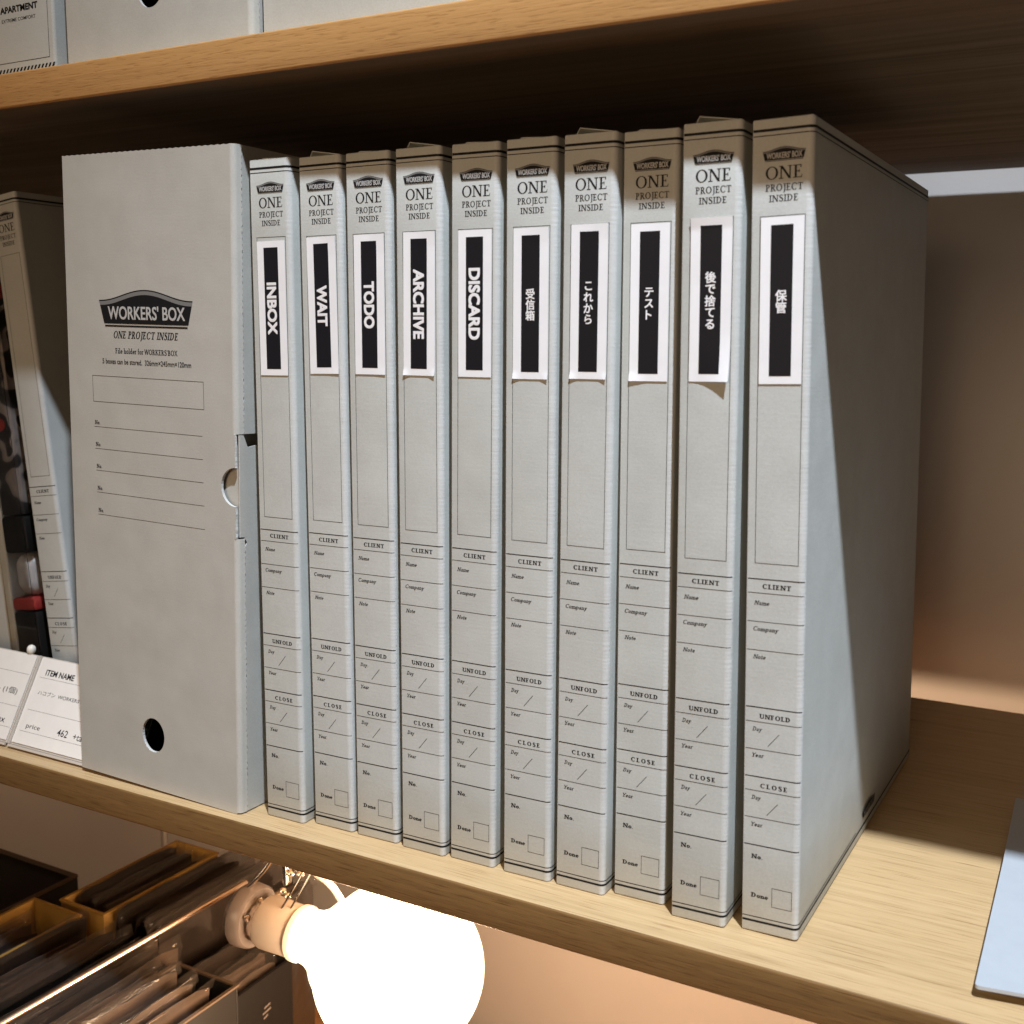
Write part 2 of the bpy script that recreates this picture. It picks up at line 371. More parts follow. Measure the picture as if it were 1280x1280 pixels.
def font_text(txt, offset=0.0, res=4):
    k = (txt, offset)
    if k in _fc: return _fc[k]
    cu = bpy.data.curves.new('tmp', 'FONT'); cu.body = txt; cu.offset = offset; cu.resolution_u = res
    o = bpy.data.objects.new('tmp', cu); C.objects.link(o)
    dg = bpy.context.evaluated_depsgraph_get(); dg.update()
    me = bpy.data.meshes.new_from_object(o.evaluated_get(dg))
    V = [(v.co.x, v.co.y) for v in me.vertices]; F = [tuple(p.vertices) for p in me.polygons]
    bpy.data.objects.remove(o); bpy.data.curves.remove(cu); bpy.data.meshes.remove(me)
    _fc[k] = (V, F); return V, F
def bold_add(fl, VF, lay, mi, fn, d):
    """weight by five slightly shifted copies, each a hair proud of the last"""
    V, F = VF
    for k, (dx, dz) in enumerate(((-d, -d), (d, -d), (d, d), (-d, d), (0, 0))):
        fl.add(([(x + dx, z + dz) for x, z in V], F), lay + .25 * k, mi, fn)
def fit(VF, x0, x1, z0, z1):
    V, F = VF
    a = min(v[0] for v in V); b = max(v[0] for v in V); c = min(v[1] for v in V); d = max(v[1] for v in V)
    return [(x0 + (v[0] - a) / (b - a) * (x1 - x0), z0 + (v[1] - c) / (d - c) * (z1 - z0)) for v in V], F
def rrect(x0, z0, x1, z1): return [(x0, z0), (x1, z0), (x1, z1), (x0, z1)], [(0, 1, 2, 3)]
def frame(x0, z0, x1, z1, w):
    o = [rrect(x0, z0, x1, z0 + w), rrect(x0, z1 - w, x1, z1), rrect(x0, z0 + w, x0 + w, z1 - w), rrect(x1 - w, z0 + w, x1, z1 - w)]
    return o
class Flat:
    """collects flat print and maps it onto a surface; each layer sits a little proud of the one below"""
    def __init__(s): s.v = []; s.f = []; s.m = []
    def add(s, VF, lay, mi, fn):
        V, F = VF; b = len(s.v)
        s.v += [fn(x, z, lay) for x, z in V]; s.f += [tuple(i + b for i in f) for f in F]; s.m += [mi] * len(F)
    def build(s, name, mats, parent): return link_mesh(name, s.v, s.f, None, parent, mats, s.m)
LAY = .00006
def on_front(y=0.0): return lambda x, z, l: (x, y - LAY * (l + 1), z)

def logo(fl, fn, x0, x1, zb, zt, big=False, side=False):
    """plate with a bowed top: black field, grey band under the top line, reversed-out name"""
    w = x1 - x0; h = zt - zb; n = 28
    def top(u, d=0): return zb + h * (.72 + .28 * (.5 - .5 * math.cos(2 * PI * min(1, max(0, u)))) ** 1.1 - d)
    def strip(d0, d1, zlow=None, inset=0):
        V = []; F = []
        for i in range(n + 1):
            u = i / n; zt_ = top(u, d0)
            zl = top(u, d1) if zlow is None else zb + h * zlow
            xin = lambda z: .075 * w * (1 - (z - zb) / h) + inset * w
            for z in (zl, zt_):
                k = xin(z); V.append((x0 + k + (w - 2 * k) * u, z))
        for i in range(n): F.append((2 * i, 2 * i + 2, 2 * i + 3, 2 * i + 1))
        return V, F
    fl.add(strip(0, .035), 1, 0, fn); fl.add(strip(.035, .135), 1, 2, fn); fl.add(strip(.135, 0, .085), 1, 0, fn)
    fl.add(rrect(x0 + .077 * w, zb, x1 - .077 * w, zb + h * .045), 1, 0, fn)
    bold_add(fl, fit(font_text("WORKERS' BOX", .006), x0 + w * .115, x1 - w * .10, zb + h * (.20 if big else .17), zb + h * (.56 if big else .60)), 2, 2 if side else 1, fn, .00011 if big else (.00001 if side else .00005))

# ------------------------------------------------------------------ the setting: wall, shelves
SF = -0.0132
def shelf(name, x0, x1, y0, y1, z0, z1, top, edge, under):
    root = thing(name, '', '', (0, 0, 0)); del root['label']; del root['category']; struct(root)
    r = .0011
    # board with eased front edges, cross-section extruded along x
    prof = [(y1, z0)]
    for k in range(5): a = PI + PI / 2 * (1 - k / 4); prof.append((y0 + r + r * math.cos(a), z0 + r + r * math.sin(a)))
    for k in range(5): a = PI - PI / 2 * k / 4; prof.append((y0 + r + r * math.cos(a), z1 - r + r * math.sin(a)))
    prof.append((y1, z1)); n = len(prof)
    V = [(x, y, z) for x in (x0, x1) for y, z in prof]
    F = [(i, (i + 1) % n, n + (i + 1) % n, n + i) for i in range(n)] + [tuple(range(n))[::-1], tuple(range(n, 2 * n))]
    idx = []
    for i in range(n):
        a, b = prof[i], prof[(i + 1) % n]; my = (a[0] + b[0]) / 2; mz = (a[1] + b[1]) / 2
        idx.append(0 if (mz > z1 - r * .3 and my > y0 + r * .5) else 2 if (mz < z0 + r * .2 and my > y0 + r) else 1)
    idx += [1, 1]
    o = link_mesh('board', V, F, None, root, [top, edge, under], idx, smooth=True); return root
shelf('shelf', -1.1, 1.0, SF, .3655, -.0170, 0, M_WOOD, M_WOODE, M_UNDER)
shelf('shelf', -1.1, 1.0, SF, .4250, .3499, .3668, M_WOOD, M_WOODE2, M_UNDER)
shelf('shelf', -1.1, 1.0, SF - .25, .43, -.432, -.41, M_FLOORW, M_FLOORW, M_UNDER)
light_stop = struct(bx('light_stop', (-1.1, 1.0, .350, .390, -.0240, -.0171), M_UNDER, None))  # added unseen strip, holds back bulb light leaking up the wall
WY = .4445
wall = bpy.data.objects.new('wall', None); C.objects.link(wall); struct(wall)
for a, b in ((-1.6, -.4185), (-.4165, -.3195), (-.3175, 1.6)):
    bx('wall_panel', (a, b, WY, WY + .012, -1.0, 1.4), M_WALL, wall, bev=.0008)
bx('wall_backing', (-1.6, 1.6, WY + .0125, WY + .03, -1.0, 1.4), M_WALL, wall)
for x in (-.4175, -.3185):   # slim joint strips between the panels
    bx('joint_strip', (x + .0045, x + .0085, WY - .0012, WY - .0002, -1.0, 1.4), M_RING, wall)

# ------------------------------------------------------------------ slim file boxes
BW, BH, BD = .02285, .3163, .2352
def rounded_profile(w, d, rads, seg=5):
    """plan outline, counter-clockwise from the front-left corner; rads: fl, fr, br, bl"""
    P = []
    for (cx, cy, r, a) in ((rads[0], rads[0], rads[0], PI), (w - rads[1], rads[1], rads[1], -PI / 2), (w - rads[2], d - rads[2], rads[2], 0), (rads[3], d - rads[3], rads[3], PI / 2)):
        for k in range(seg + 1):
            t = a + PI / 2 * k / seg; P.append((cx + r * math.cos(t), cy + r * math.sin(t)))
    return P
RC = .0024
def box_body_mesh():
    seg = 5; prof = rounded_profile(BW, BD, (.0007, RC, .0008, .0008), seg); n = len(prof)
    cx, cy = BW / 2, BD / 2
    rings = []
    r = .0008
    zs = [(0, r * .9), (r * .3, r * .3), (r, 0)] + [(z, 0) for z in (.04, .08, .12, .16, .20, .24, .28)] + [(BH - r, 0), (BH - r * .3, r * .3), (BH, r * .9)]
    V = []; F = []; idx = []
    for z, ins in zs:
        for x, y in prof:
            x2 = min(max(x, ins), BW - ins); y2 = min(max(y, ins), BD - ins)
            # a little slack in the big side faces
            bow = .0006 * math.sin(PI * z / BH) * math.sin(PI * y / BD)
            x2 += bow * (1 if x > cx else -1)
            V.append((x2, y2, z))
    for i in range(len(zs) - 1):
        for k in range(n):
            F.append((i * n + k, i * n + (k + 1) % n, (i + 1) * n + (k + 1) % n, (i + 1) * n + k))
            idx.append(1 if k < 6 or 6 <= k < 12 and k != 5 else 0)
    F.append(tuple(range(n))[::-1]); F.append(tuple((len(zs) - 1) * n + k for k in range(n))); idx += [0, 0]
    idx = [1 if (j % n) in (0, 1, 2, 3, 4, 6, 7, 8, 9, 10) else 0 for j in range(len(idx) - 2)] + [0, 0]
    return V, F, idx
def build_box_ink(parent):
    fl = Flat()
    def fn(x, z, l):
        q = x - (BW - RC); d = LAY * (l + 1)
        if q <= 0: return (x, -d, z)
        a = math.asin(min(1, q / RC)); return (BW - RC + (RC + d) * math.sin(a), RC - (RC + d) * math.cos(a), z)
    # stripes that wrap round the right corner onto the side
    def wrap(z0, z1, ylen, lay=0, xs=.0004):
        pts = [(xs, 0), (BW - RC, 0)] + [(BW - RC + RC * math.sin(a), RC - RC * math.cos(a)) for a in [PI / 2 * k / 6 for k in range(1, 7)]]
        m = 8
        pts += [(BW, RC + (ylen - RC) * k / m) for k in range(1, m + 1)]
        V = []; F = []
        for i, (x, y) in enumerate(pts):
            d = LAY * (lay + 1)
            if y == 0: nx, ny = 0, -1
            elif x == BW: nx, ny = 1, 0
            else: a = math.asin(min(1, (x - BW + RC) / RC)); nx, ny = math.sin(a), -math.cos(a)
            for z in (z0, z1):
                bow = .0006 * math.sin(PI * z / BH) * math.sin(PI * y / BD) if x == BW else 0
                V.append((x + nx * d + bow + (.00012 if x == BW else 0), y + ny * d, z))
        for i in range(len(pts) - 1): F.append((2 * i, 2 * i + 2, 2 * i + 3, 2 * i + 1))
        b = len(fl.v); fl.v += V; fl.f += [tuple(q + b for q in f) for f in F]; fl.m += [0] * len(F)
    wrap(.3117, .3127, BD - .001); wrap(.3101, .31045, BD - .001)
    wrap(.0042, .0051, BD - .001); wrap(.0063, .00665, .10)
    logo(fl, fn, .0036, .0203, .3010, .3060)
    A = lambda VF, mi=0, lay=0: fl.add(VF, lay, mi, fn)
    A(serif_text('ONE', .0052, .0188, .2945, .0046, .145, .065, .02))
    A(serif_text('PROJECT', .0052, .0191, .2903, .0025, .16, .085, .03))
    A(serif_text('INSIDE', .0066, .0174, .2865, .0024, .16, .085, .03))
    for q in frame(.0033, .1510, .0203, .2815, .00022): A(q, 3)
    for z, w in ((.1449, .00040), (.1394, .00024), (.1281, .00024), (.1167, .00024), (.0937, .00040), (.0878, .00024), (.0766, .00024), (.0653, .00040), (.0595, .00024), (.0483, .00024), (.0368, .00040)):
        A(([(x_, z_) for x_ in (.0007, BW - RC, BW - RC * .75, BW - RC * .5, BW - RC * .3, BW - RC * .15) for z_ in (z - w / 2, z + w / 2)], [(2 * q, 2 * q + 2, 2 * q + 3, 2 * q + 1) for q in range(5)]), 0 if w > .0003 else 3)
    K = dict(s=.22, t=.12)
    A(serif_text('CLIENT', .0065, .0176, .1412, .00185, track=.10, **K)); A(serif_text('UNFOLD', .0060, .0182, .0893, .00185, track=.06, **K)); A(serif_text('CLOSE', .0069, .0176, .0609, .00185, track=.22, **K))
    I = dict(s=.18, t=.12, slant=.22)
    A(serif_text('Name', .0032, .0093, .1347, .0017, **I), 3); A(serif_text('Company', .0031, .0132, .1244, .0017, **I), 3); A(serif_text('Note', .0031, .0082, .1132, .0017, **I), 3)
    for z in (.0840, .0558): A(serif_text('Day', .0033, .0073, z, .0017, **I), 3)
    for z in (.0733, .0446): A(serif_text('Year', .0034, .0082, z, .0017, **I), 3)
    A(serif_text('No.', .0036, .0082, .0311, .0019, **K)); A(serif_text('Done', .0037, .0108, .0147, .0019, **K))
    for q in frame(.0122, .0120, .0203, .0200, .00018): A(q)
    for z in (.0783, .0499):
        A(([(.0095, z), (.0098, z), (.0142, z + .0054), (.0139, z + .0054)], [(0, 1, 2, 3)]), 3)
    # small plate low on the right-hand side
    side = lambda x, z, l: (BW + .00065 * math.sin(PI * z / BH) + .0001 + LAY * (l + 2), x, z)
    logo(fl, side, .112, .141, .0082, .0140, side=True)
    return fl.build('lettering', [M_INK, M_REV, M_BAND, M_INK_SOFT], parent)

def paper_curl(kind):
    w, h = .0163, .0614
    def f(u, v):    # u 0..1 left-right, v 0..1 bottom-top -> lift off the board
        if kind == 'peeled': return .0030 * max(0, u - .12) ** 1.6 * max(0, 1 - v / .30) ** 2.0 + .0006 * max(0, (v - .93) / .07) * (1 - u * .3) + .0004 * (1 - u) * max(0, (v - .6) / .4)
        if kind == 'lifted': return .00055 * max(0, abs(u - .5) - .3) / .2 * max(0, 1 - v / .05) + .0001 + .0003 * max(0, (v - .9) / .1) * u
        if kind == 'leftcorner': return .0006 * max(0, .45 - u) / .45 * max(0, 1 - v / .06) + .0001
        if kind == 'topcorner': return .0006 * max(0, u - .5) * max(0, (v - .86) / .14) + .0004 * max(0, u - .6) * max(0, 1 - v / .05) + .0001
        return .00006
    return f
def make_label(parent, text, kind, vertical_jp, length=None, dx=0, dz=0, rot=0):
    X0, X1, Z0, Z1 = .0038, .0200, .2199, .2811
    cf = paper_curl(kind); cr, sr = math.cos(rot), math.sin(rot); cxx, czz = (X0 + X1) / 2, (Z0 + Z1) / 2
    def fn(x, z, l):
        u = (x - X0) / (X1 - X0); v = (z - Z0) / (Z1 - Z0)
        a, b = x - cxx, z - czz
        return (cxx + a * cr - b * sr + dx, -.00030 - LAY * l - cf(u, v), czz + a * sr + b * cr + dz)
    def grid(x0, x1, z0, z1, nx, nz):
        V = [(x0 + (x1 - x0) * i / nx, z0 + (z1 - z0) * j / nz) for j in range(nz + 1) for i in range(nx + 1)]
        F = [(j * (nx + 1) + i, j * (nx + 1) + i + 1, (j + 1) * (nx + 1) + i + 1, (j + 1) * (nx + 1) + i) for j in range(nz) for i in range(nx)]
        return V, F
    # paper with real thickness
    G = grid(X0, X1, Z0, Z1, 16, 60); V, F = G; n = len(V)
    vs = [fn(x, z, 0) for x, z in V]; vs += [(p[0], p[1] + .00012, p[2]) for p in vs]
    fs = list(F) + [tuple(i + n for i in f[::-1]) for f in F]
    border = [i for i in range(17)] + [j * 17 + 16 for j in range(1, 61)] + [60 * 17 + i for i in range(15, -1, -1)] + [j * 17 for j in range(59, 0, -1)]
    for a, b in zip(border, border[1:] + border[:1]): fs.append((a, a + n, b + n, b))
    lab = link_mesh('label_sticker', vs, fs, M_PAPER, parent, smooth=True)
    fl = Flat()
    fl.add(grid(.00765, .0160, .2228, .2782, 8, 48), 1, 0, fn)
    if vertical_jp:
        p = .00437; n = len(text); zc = .2503
        V = []; F = []
        for k, ch in enumerate(text):
            z = zc + (n / 2 - k - .5) * p
            gv, gf = font_text(ch, 0)
            # glyph cell of the fallback font: advance 1 em, put the em box on the cell
            a = min(v[0] for v in gv); b = max(v[0] for v in gv); c = min(v[1] for v in gv); d = max(v[1] for v in gv)
            s = .0044
            b0 = len(V); mx, mz = (a + b) / 2, (c + d) / 2
            V += [(.01183 + (x - mx) * s, z + (y - mz) * s) for x, y in gv]; F += [tuple(i + b0 for i in f) for f in gf]
        bold_add(fl, (V, F), 3, 1, fn, .00011)
    else:
        gv, gf = font_text(text, .012)
        a = min(v[0] for v in gv); b = max(v[0] for v in gv); c = min(v[1] for v in gv); d = max(v[1] for v in gv)
        hh = .0053; zc = .2505; L = length
        V = [(.01183 + ((y - c) / (d - c) - .5) * hh, zc + L / 2 - (x - a) / (b - a) * L) for x, y in gv]
        bold_add(fl, (V, gf), 3, 1, fn, .00020)
    fl.build('label_print', [M_LBLACK, M_LWHITE], lab)
    return lab
def make_flap(parent, raised):
    """the tuck flap of the lid standing a little off the top"""
    h = .0031 if raised else .0010
    V = []; n = 10
    ys = (.0035, .020)
    for y in ys:
        for i in range(n + 1):
            u = i / n; x = .0035 + .0165 * u
            z = BH + .0001 + h * (1 - u * .85) * (1 if y < .01 else .6) if i else BH - .0002
            V.append((x if i else .0033, y, z))
    k = len(V); V += [(x + .0001, y, z - .00035) for x, y, z in V]
    F = []
    for i in range(n): F += [(i, i + 1, n + 1 + i + 1, n + 1 + i), (k + i + 1, k + i, k + n + 1 + i, k + n + 1 + i + 1), (i + 1, i, k + i, k + i + 1)]
    link_mesh('lid_flap', V, F, M_BOARD, parent)
body_V, body_F, body_I = box_body_mesh()
def make_box(loc, lean, yaw, label, group, flap):
    root = thing('file_box', label, 'file box', loc, group)
    th = math.atan(lean); root.rotation_euler = (0, th, yaw)
    root.location.z += max(0, BW * math.sin(th)) + .0001
    link_mesh('box_body', body_V, body_F, None, root, [M_BOARD, M_CREASE], body_I, smooth=True)
    build_box_ink(root)
    make_flap(root, flap)
    return root
G = 'slim grey file boxes standing in a row on the shelf'
SP = [ # x, y, lean, yaw, text, label kind, jp, length, raised flap, label
 (.13276, .00051, -.0034, .024, 'INBOX', 'flat', 0, .0234, 0, 'slim grey file box whose black spine label reads INBOX'),
 (.15975, .00452, -.0075, .019, 'WAIT', 'topcorner', 0, .0179, 1, 'slim grey file box whose black spine label reads WAIT'),
 (.18522, .00488, -.0057, .039, 'TODO', 'topcorner', 0, .0202, 0, 'slim grey file box whose black spine label reads TODO'),
 (.21155, .00454, -.0038, .020, 'ARCHIVE', 'lifted', 0, .0294, 1, 'slim grey file box whose black spine label reads ARCHIVE'),
 (.23707, .00621, .0023, .013, 'DISCARD', 'flat', 0, .0295, 0, 'slim grey file box whose black spine label reads DISCARD'),
 (.26502, .00635, -.0028, .043, '受信箱', 'lifted', 1, 0, 0, 'slim grey file box labelled 受信箱, right of the DISCARD box'),
 (.29090, .00727, -.0027, 0, 'これから', 'lifted', 1, 0, 1, 'slim grey file box labelled これから, fourth from the right end'),
 (.31655, .01206, -.0088, .042, 'テスト', 'leftcorner', 1, 0, 0, 'slim grey file box labelled テスト, set slightly further back than its neighbours'),
 (.34494, .00653, -.0144, .037, '後で捨てる', 'peeled', 1, 0, 1, 'slim grey file box labelled 後で捨てる, its sticker peeling at the bottom corner'),
 (.37356, .01087, -.0249, -.0012, '保管', 'flat', 1, 0, 0, 'last slim grey file box, label 保管, its whole side showing'),
]
rots = [.006, .010, -.004, -.008, .003, 0, 0, 0, 0, 0]
proto = None
for i, (x, y, le, yaw, txt, kind, jp, L, fl_, lab) in enumerate(SP):
    root = make_box((x, y, 0), le, yaw * .35, lab, G, fl_) if proto is None else None
    if proto is None: proto = root
    else:
        root = proto.copy(); C.objects.link(root); root['label'] = lab
        th = math.atan(le); root.location = (x, y, max(0, BW * math.sin(th)) + .0001); root.rotation_euler = (0, th, yaw * .35)
        for ch in proto.children:
            if ch.name.split('.')[0] in ('box_body', 'lettering'):
                c = ch.copy(); C.objects.link(c); c.parent = root
        if i < 9: make_flap(root, fl_)
protos_label_later = True
# labels go on after copying, so that each box has its own
roots = [o for o in C.objects if o.name.startswith('file_box')]
roots.sort(key=lambda o: o.location.x)
for r_, sp, ro in zip(roots, SP, rots):
    make_label(r_, sp[4], sp[5], sp[6], sp[7], dx=random.uniform(-.0002, .0002), dz=random.uniform(-.0004, .0004) - (.0012 if sp[4] == 'INBOX' else 0), rot=ro)

# the plain one leaning left of the big holder
lean_box = proto.copy(); C.objects.link(lean_box)
lean_box['label'] = 'slim grey file box without a sticker, leaning left of the wide holder box'
lean_box['group'] = G
th = math.atan(-.1229); lean_box.rotation_euler = (0, th, 0); lean_box.location = (-.0693, .0425, .0001); lean_box.scale = (1, 1, 1.0085)
for ch in proto.children:
    if ch.name.split('.')[0] in ('box_body', 'lettering', 'lid_flap'):
        c = ch.copy(); C.objects.link(c); c.parent = lean_box

# ------------------------------------------------------------------ wide file holder
HW, HH, HDp = .1200, .3232, .2450
def plate(outer, holes, thick, fn, nm, mat, parent, mats=None):
    """flat board cut from 2-D loops; fn(x, z, depth) -> point; cut edges get their own slot when mats is given"""
    loops = [outer] + holes
    tess = tessellate_polygon([[Vector((x, z, 0)) for x, z in l] for l in loops])
    pts = [p for l in loops for p in l]; n = len(pts)
    V = [fn(x, z, 0) for x, z in pts] + [fn(x, z, thick) for x, z in pts]
    F = [tuple(t) for t in tess] + [tuple(i + n for i in t[::-1]) for t in tess]
    idx = [0] * len(F); b = 0
    for l in loops:
        for i in range(len(l)):
            j = (i + 1) % len(l); F.append((b + i, b + j, b + n + j, b + n + i)); idx.append(1 if mats else 0)
        b += len(l)
    o = link_mesh(nm, V, F, mat, parent, mats, idx)
    bm = bmesh.new(); bm.from_mesh(o.data); bmesh.ops.recalc_face_normals(bm, faces=bm.faces); bm.to_mesh(o.data); bm.free()
    return o
def circ(cx, cz, rx, rz, a0=0, a1=360, n=32, end=False):
    m = n + 1 if end else n
    return [(cx + rx * math.cos(math.radians(a0 + (a1 - a0) * k / n)), cz + rz * math.sin(math.radians(a0 + (a1 - a0) * k / n))) for k in range(m)]
def jag(x, z0, z1, amp=.00022, step=.0016):
    n = max(2, int(abs(z1 - z0) / step)); return [(x + random.uniform(-amp, amp), z0 + (z1 - z0) * k / n) for k in range(n + 1)]
def make_holder(loc, label, rotx=0, printed=True):
    root = thing('file_holder', label, 'file holder', loc, 'wide grey file holder boxes')
    T = .0015; R = .0026; Z0, Z1 = .1398, .1903
    # front panel: flat part with finger notch and round hole
    xe = HW - R
    outer = [(0.0, 0.0), (xe, 0.0), (xe, Z0)] + [(HW - .0012, Z0)] + jag(HW - .0012, Z0 + .001, .1555, .00015) + \
            circ(HW - .0014, .1649, .0093, .0094, -88, -272, 22, True) + jag(HW - .0012, .1745, Z1 - .001, .00015) + [(HW - .0012, Z1), (xe, Z1), (xe, HH), (0.0, HH)]
    # serrated die-cut top edge
    outer = outer[:-2] + [(xe, HH)] + [(xe * (1 - k / 60), HH - (.0003 if k % 2 else 0)) for k in range(1, 60)] + [(0, HH)]
    def bow(x, z): return .0009 * math.sin(PI * x / HW) * math.sin(PI * z / HH)
    plate(outer, [circ(.0576, .0294, .0083, .0092)], T, lambda x, z, d: (x, d - .0004, z), 'front_panel', None, root, [M_BOARD_W, M_EDGE])
    # fold and turned-in strip, above and below the tab
    V = []; F = []
    for (a, b) in ((.0006, Z0), (Z1, HH)):
        prof = [(xe, -.0004)] + [(xe + R * math.sin(t), R - R * math.cos(t) - .0004 * math.cos(t)) for t in [PI / 2 * k / 8 for k in range(1, 9)]] + [(HW + .0004, .0042)]
        nz = int((b - a) / .0014); base = len(V)
        for j in range(nz + 1):
            z = a + (b - a) * j / nz
            for i, (x, y) in enumerate(prof):
                V.append((x, y + ((random.uniform(-.0001, .0001) + (.00022 if j % 2 else -.00022)) if i == len(prof) - 1 else 0), z))
        m = len(prof)
        for j in range(nz):
            for i in range(m - 1): q = base + j * m + i; F.append((q, q + 1, q + m + 1, q + m))
    link_mesh('folded_strip', V, F, M_BOARD_W, root, smooth=True)
    # side panel with the tab that comes forward to the corner
    def sidefn(y, z, d): return (HW + .0001 - d, y, z)
    so = [(.0047, .0006), (HDp, .0006), (HDp, HH), (.0047, HH)] + jag(.0047, HH - .001, Z1 + .0003, .0003)[1:] + [(.0047, Z1), (.030, .1898), (.030, .1862), (.0070, .1838), (.0042, Z1 - .0006), (.0012, Z1 - .0004)] + [(.0012, Z0 + .0008), (.0042, Z0 + .0006), (.0058, .1376), (.0058, .1370)] + jag(.0047, .1360, .0010, .0003)
    plate(so, [], .0005, sidefn, 'side_panel', None, root, [M_BOARD_W, M_EDGE])
    # what shows inside the finger notch
    bx('inner_tab', (HW - .016, HW - .0016, .0030, .0042, Z0 + .001, Z1 - .001), M_BOARD_W, root)
    bm = bmesh.new()
    box_bm(bm, .0, .0015, .0016, HDp, .0006, HH - .0004)
    box_bm(bm, .0016, HW - .002, HDp - .002, HDp - .0005, .0006, HH - .0004)
    box_bm(bm, .0016, HW - .002, .0016, HDp - .0025, .0006, .002)
    box_bm(bm, .0016, HW - .0045, .0016, HDp - .0025, HH - .0026, HH - .0012)
    box_bm(bm, HW - .006, HW - .0045, .0048, HDp - .0025, .0022, HH - .003)
    from_bm('inner_sleeve', bm, M_INSIDE, root)
    bx('top_panel', (.0005, HW - .0025, .0013, HDp, HH - .0011, HH - .0002), M_BOARD_W, root)
    if printed:
        fl = Flat(); fn = lambda x, z, l: ((x - .0020 - .0172 * z) / .962, -.0004 - LAY * (l + 1), z)
        logo(fl, fn, .0290, .0962, .2390, .2572, True)
        A = lambda VF, mi=0, lay=0: fl.add(VF, lay, mi, fn)
        A(serif_text('ONE PROJECT INSIDE', .0400, .0846, .2333, .0036, .19, .10, .04, .22))
        A(serif_text('File holder for WORKERS\'BOX', .0407, .0838, .2258, .0026, .18, .12), 3)
        bold_add(fl, fit(font_text('5 boxes can be stored.  326mm×245mm×120mm'), .0312, .0926, .2205, .0230 + .2000), 0, 3, fn, .00004)
        for q in frame(.0232, .2008, .1003, .2142, .00022): A(q)
        for z in (.1880, .1767, .1654, .1540, .1424): A(rrect(.0232, z - .0001, .0986, z + .0001)); A(serif_text('No.', .0236, .0275, z + .0012, .0021, .21, .12), 0)
        fl.build('lettering', [M_INK, M_REV, M_BAND, M_INK_SOFT], root)
    return root
h1 = make_holder((.0062, -.0052, 0), 'wide grey file holder with the round hole, left of the INBOX box')
h1.rotation_euler = (-.003, .021, -.010); h1.location.z = .0026; h1.scale = (.962, 1, 1)
h2 = make_holder((.0172, -.001, .3694), 'wide grey file holder on the upper shelf beside the striped box', printed=False)
h3 = h2.copy(); C.objects.link(h3); h3['label'] = 'wide grey file holder on the upper shelf, rightmost up there, cut by the photo edge'
for ch in h2.children:
    c = ch.copy(); C.objects.link(c); c.parent = h3
h3.location = (.1402, .0035, .3700)

# apartment box with slanted hatching at its foot, upper shelf
apt = thing('carton', 'grey carton with slanted black hatching at its foot reading APARTMENT', 'carton', (0, 0, .3668))
bm = bmesh.new(); box_bm(bm, -.115, .0072, -.001, .20, 0, .16, bev=.0016, seg=4); from_bm('carton_body', bm, M_BOARD, apt, True)
fl = Flat(); fa = on_front(-.001); Zs = .3668
for q in (rrect(-.110, .0083, .00335, .0086), rrect(.00305, .0086, .00335, .155)): fl.add(q, 0, 0, fa)
for k in range(42):
    x = .0042 - k * .0027
    fl.add(([(x, .0030), (x + .0014, .0030), (x + .0030, .0056), (x + .0016, .0056)], [(0, 1, 2, 3)]), 0, 0, fa)
bold_add(fl, fit(font_text('APARTMENT', .01), -.0322, -.0040, .3997 - Zs, .4027 - Zs), 0, 0, fa, .00012)
fl.add(fit(font_text('EXTREME COMFORT', .004), -.0315, -.0058, .3951 - Zs, .3968 - Zs), 0, 0, fa)
fl.build('lettering', [M_INK], apt)

# ------------------------------------------------------------------ left of the leaning box: wrapped package and pale carton
pk = thing('wrapped_package', 'clear wrapped package with black, white and red bands leaning behind the price cards', 'package', (-.108, .048, .0))
pk.rotation_euler = (0, -.118, 0)
def band(name, z0, z1, mat, x0=0, x1=.0225, dy=0): return bx(name, (x0, x1, dy, .11, z0, z1), mat, pk, bev=.002)
band('black_base', .004, .064, M_BLACKBOX)
band('red_band', .0645, .0725, M_RED)
bx('white_patch', (.0005, .0220, .002, .108, .0730, .1005), M_WHITEP, pk, bev=.009, seg=5)
band('black_cap', .101, .124, M_BLACKBOX)
band('printed_front', .1245, .290, M_BLOTCH, 0, .022, .001)
bx('red_mark', (.001, .008, -.0006, .0008, .196, .232), M_RED, pk, bev=.0003)
bx('clear_sleeve', (-.0018, .0240, -.003, -.0026, .002, .292), M_CLEAR, pk)
pc = thing('carton', 'pale grey plain carton at the far left edge, behind the left price card', 'carton', (-.158, .050, 0))
pc.rotation_euler = (0, -.098, 0)
bm = bmesh.new(); box_bm(bm, .0, .046, 0, .2, .0045, .186, bev=.0015, seg=3); from_bm('carton_body', bm, M_BOARD_W, pc, True)
bx('carton_lid', (-.0004, .0464, -.0004, .2004, .180, .1868), M_BOARD_W, pc, bev=.0006)

